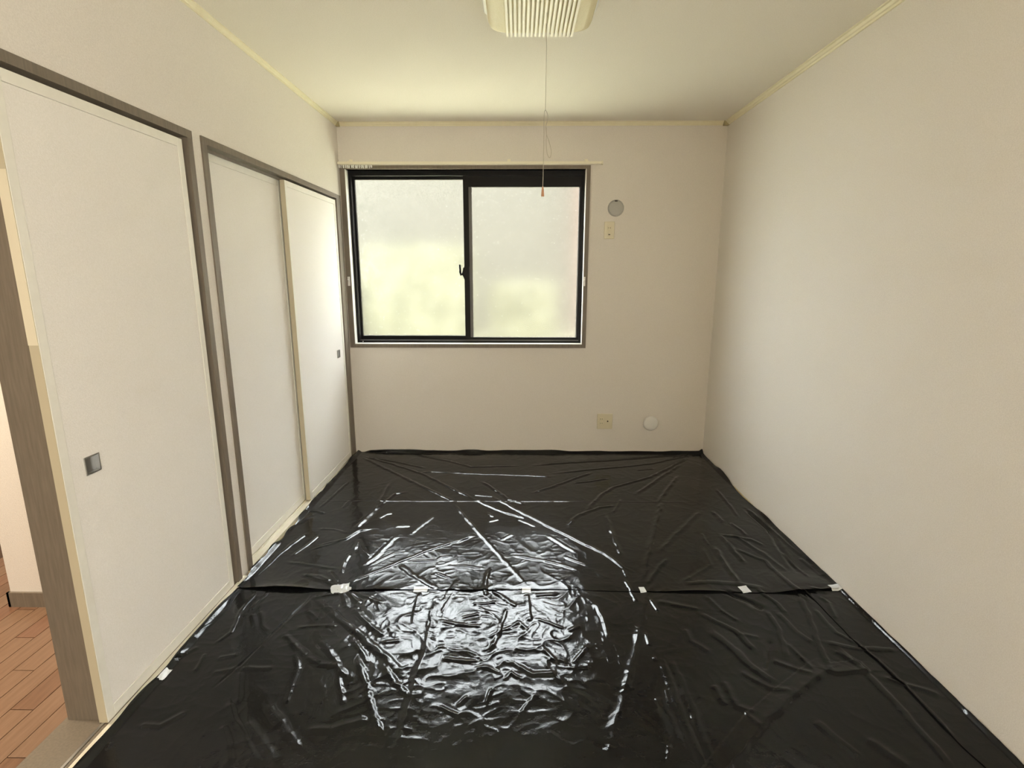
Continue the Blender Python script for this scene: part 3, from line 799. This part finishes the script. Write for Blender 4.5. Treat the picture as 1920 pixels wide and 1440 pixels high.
STEP = 0.0036
def make_rows(y0, y1, step):
    return np.linspace(y0, y1, int((y1 - y0) / step) + 1)
# rear sheet
u = np.linspace(0, 1, int((R - L) / STEP))
ny = int((D - 2.1) / STEP)
v = np.linspace(0, 1, ny)
V, U = np.meshgrid(v, u, indexing='ij')
xr = R - 0.006
X = L + 0.012 + U * (xr - L - 0.012)
ye = back_edge(X)
Y = ye + V * (D - 0.005 - ye)
rgap = 0.022 * np.exp(-((Y - 3.15) / 0.22) ** 2)
lgap = 0.020 + 0.010 * value_noise(X * 0, Y, 0.09, 31)
X = L + lgap * (0.6 + 0.4 * sm(3.5, 3.0, Y)) + U * (xr - rgap - L - lgap * (0.6 + 0.4 * sm(3.5, 3.0, Y)))
sheet_b = grid_object('plastic_sheet', X, Y, z_back(X, Y), 'sheet')
tag(sheet_b, 'creased black plastic sheet covering the floor below the window', 'plastic sheet', 'black sheets covering the floor')
# front sheet
rows = np.concatenate([make_rows(YR + 0.01, 1.10, 0.05)[:-1], make_rows(1.10, 2.150, STEP)])
V, U = np.meshgrid(rows, np.linspace(0, 1, int((R - L) / STEP)), indexing='ij')
xl = L + 0.022 + 0.008 * value_noise(V * 0, V, 0.12, 33)
X = xl + U * (seam_x(V) + 0.022 - xl)
sheet_f = grid_object('plastic_sheet', X, V, z_front(X, V), 'sheet')
tag(sheet_f, 'large creased black plastic sheet beside the open sliding door', 'plastic sheet', 'black sheets covering the floor')
# strip along the blank wall
rows = np.concatenate([make_rows(YR + 0.01, 1.10, 0.05)[:-1], make_rows(1.10, 2.150, STEP)])
V, U = np.meshgrid(rows, np.linspace(0, 1, 60), indexing='ij')
X = seam_x(V) + 0.002 * value_noise(V * 0, V, 0.05, 35) + U * (R - 0.005 - seam_x(V))
sheet_s = grid_object('plastic_sheet', X, V, z_strip(X, V), 'sheet')
tag(sheet_s, 'narrow black plastic strip laid along the blank wall', 'plastic sheet', 'black sheets covering the floor')

# ------------------------------------------------------------------ bits of tape
def tape(label, u, w, lx_, ly_, ang, crump=0.0, clear=False):
    cx, cy = on_floor(u, w)
    n, m = 22, 14
    a = np.linspace(-0.5, 0.5, n)
    b = np.linspace(-0.5, 0.5, m)
    B, A = np.meshgrid(b, a, indexing='ij')
    lxr = A * lx_ * (1 + crump * 6 * value_noise(A, B, 0.22, 51))
    lyr = B * ly_ * (1 + crump * 10 * value_noise(A, B, 0.18, 52))
    ca, sa = math.cos(ang), math.sin(ang)
    X = cx + lxr * ca - lyr * sa
    Y = cy + lxr * sa + lyr * ca
    Zb = np.where(Y > back_edge(X), z_back(X, Y), np.where(X > seam_x(Y), z_strip(X, Y), z_front(X, Y)))
    # a smooth strip that bridges the small wrinkles
    k = np.ones(5) / 5
    Zs = np.apply_along_axis(lambda r: np.convolve(np.pad(r, 2, 'edge'), k, 'valid'), 1, Zb)
    Zs = np.apply_along_axis(lambda r: np.convolve(np.pad(r, 2, 'edge'), k, 'valid'), 0, Zs)
    Z = np.maximum(Zs, Zb) + 0.0010 + crump * 0.05 * np.abs(value_noise(X, Y, 0.02, 53))
    o = grid_object('tape_strip', X - cx, Y - cy, Z, 'tape')
    o.location = (cx, cy, 0)
    return tag(o, label, 'tape', 'white tape holding the sheets')
tape('crumpled white tape patch where many folds of sheet meet', 641, 1106, 0.075, 0.060, 0.35, 0.05)
tape('white tape strip on the seam between crumpled patch and middle fold', 789, 1106, 0.060, 0.036, 0.02)
tape('white tape strip at the end of the long straight fold', 987, 1108, 0.038, 0.038, 0.0)
tape('small square white tape beside the tallest fold on the seam', 1204.5, 1107, 0.026, 0.040, 0.06)
tape('white tape strip on the seam towards the blank wall', 1396, 1107, 0.040, 0.046, 0.15)
tape('white tape strip at the seam touching the blank wall', 1565, 1105, 0.046, 0.034, 0.1)
tape('clear white tape bit at sheet edge under the open sliding door', 309, 1268, 0.020, 0.050, 0.0, 0.03)

# ------------------------------------------------------------------ outside, seen blurred through the frosted panes
struct('ground', box(-40, 40, D + T, 60, -0.60, -0.45), 'gravel', 'pale gravel yard behind the house', 'ground')
def hedge(name, label, x0, x1, y0, y1, z1, seed):
    bm = bmesh.new()
    bx(bm, x0, x1, y0, y1, -0.45, z1)
    bmesh.ops.subdivide_edges(bm, edges=bm.edges[:], cuts=14, use_grid_fill=True)
    r = random.Random(seed)
    for v_ in bm.verts:
        if v_.co.z > -0.4:
            v_.co += Vector((r.uniform(-1, 1), r.uniform(-1, 1), r.uniform(-1, 1))) * 0.11
    return tag(obj(name, bm, 'leaf'), label, 'hedge')
M['lawn'] = textured('added_dark_lawn', (0.052, 0.049, 0.035), (0.064, 0.060, 0.044), 30, 0.95, spec=0.0)  # dark ground patch added so bright gravel does not glare through the panes
struct('lawn', box(-14, 10, D + 6.6, D + 12.2, -0.46, -0.40), 'lawn', 'dark lawn added to dim the lower part of the panes', 'lawn')
hedge('hedge', 'low yellow green hedge blurred behind the frosted panes', -7.0, -3.0, D + 5.0, D + 6.2, 1.25, 3)
hedge('hedge', 'taller yellow green shrub blurred behind the meeting stile', -2.6, -0.9, D + 5.2, D + 6.3, 1.75, 5)
hedge('hedge', 'small yellow green shrub blurred behind the pane with the lock', -0.45, 0.6, D + 5.4, D + 6.3, 1.15, 7)
h = thing('neighbour_house', 'three storey neighbouring house with grey and pinkish walls blurred behind frosted glass', 'house', (0, D + 15, -0.45))
obj('wall', box(-8.6, 1.7, D + 12.2, D + 18, -0.45, 8.5), 'house', h)
obj('wall', box(1.7, 5.0, D + 11.6, D + 18, -0.45, 8.5), 'house_pink', h)
obj('sky_blocker', box(4.6, 8.0, D + 2.2, D + 11.6, -0.45, 5.2), 'house_pink', h)  # out of view, added to cut the skylight on the closet door
obj('roof', prism([(D + 11.1, 8.5), (D + 18.5, 8.5), (D + 15, 9.9)], 0, -9.0, 5.4), 'roof', h)
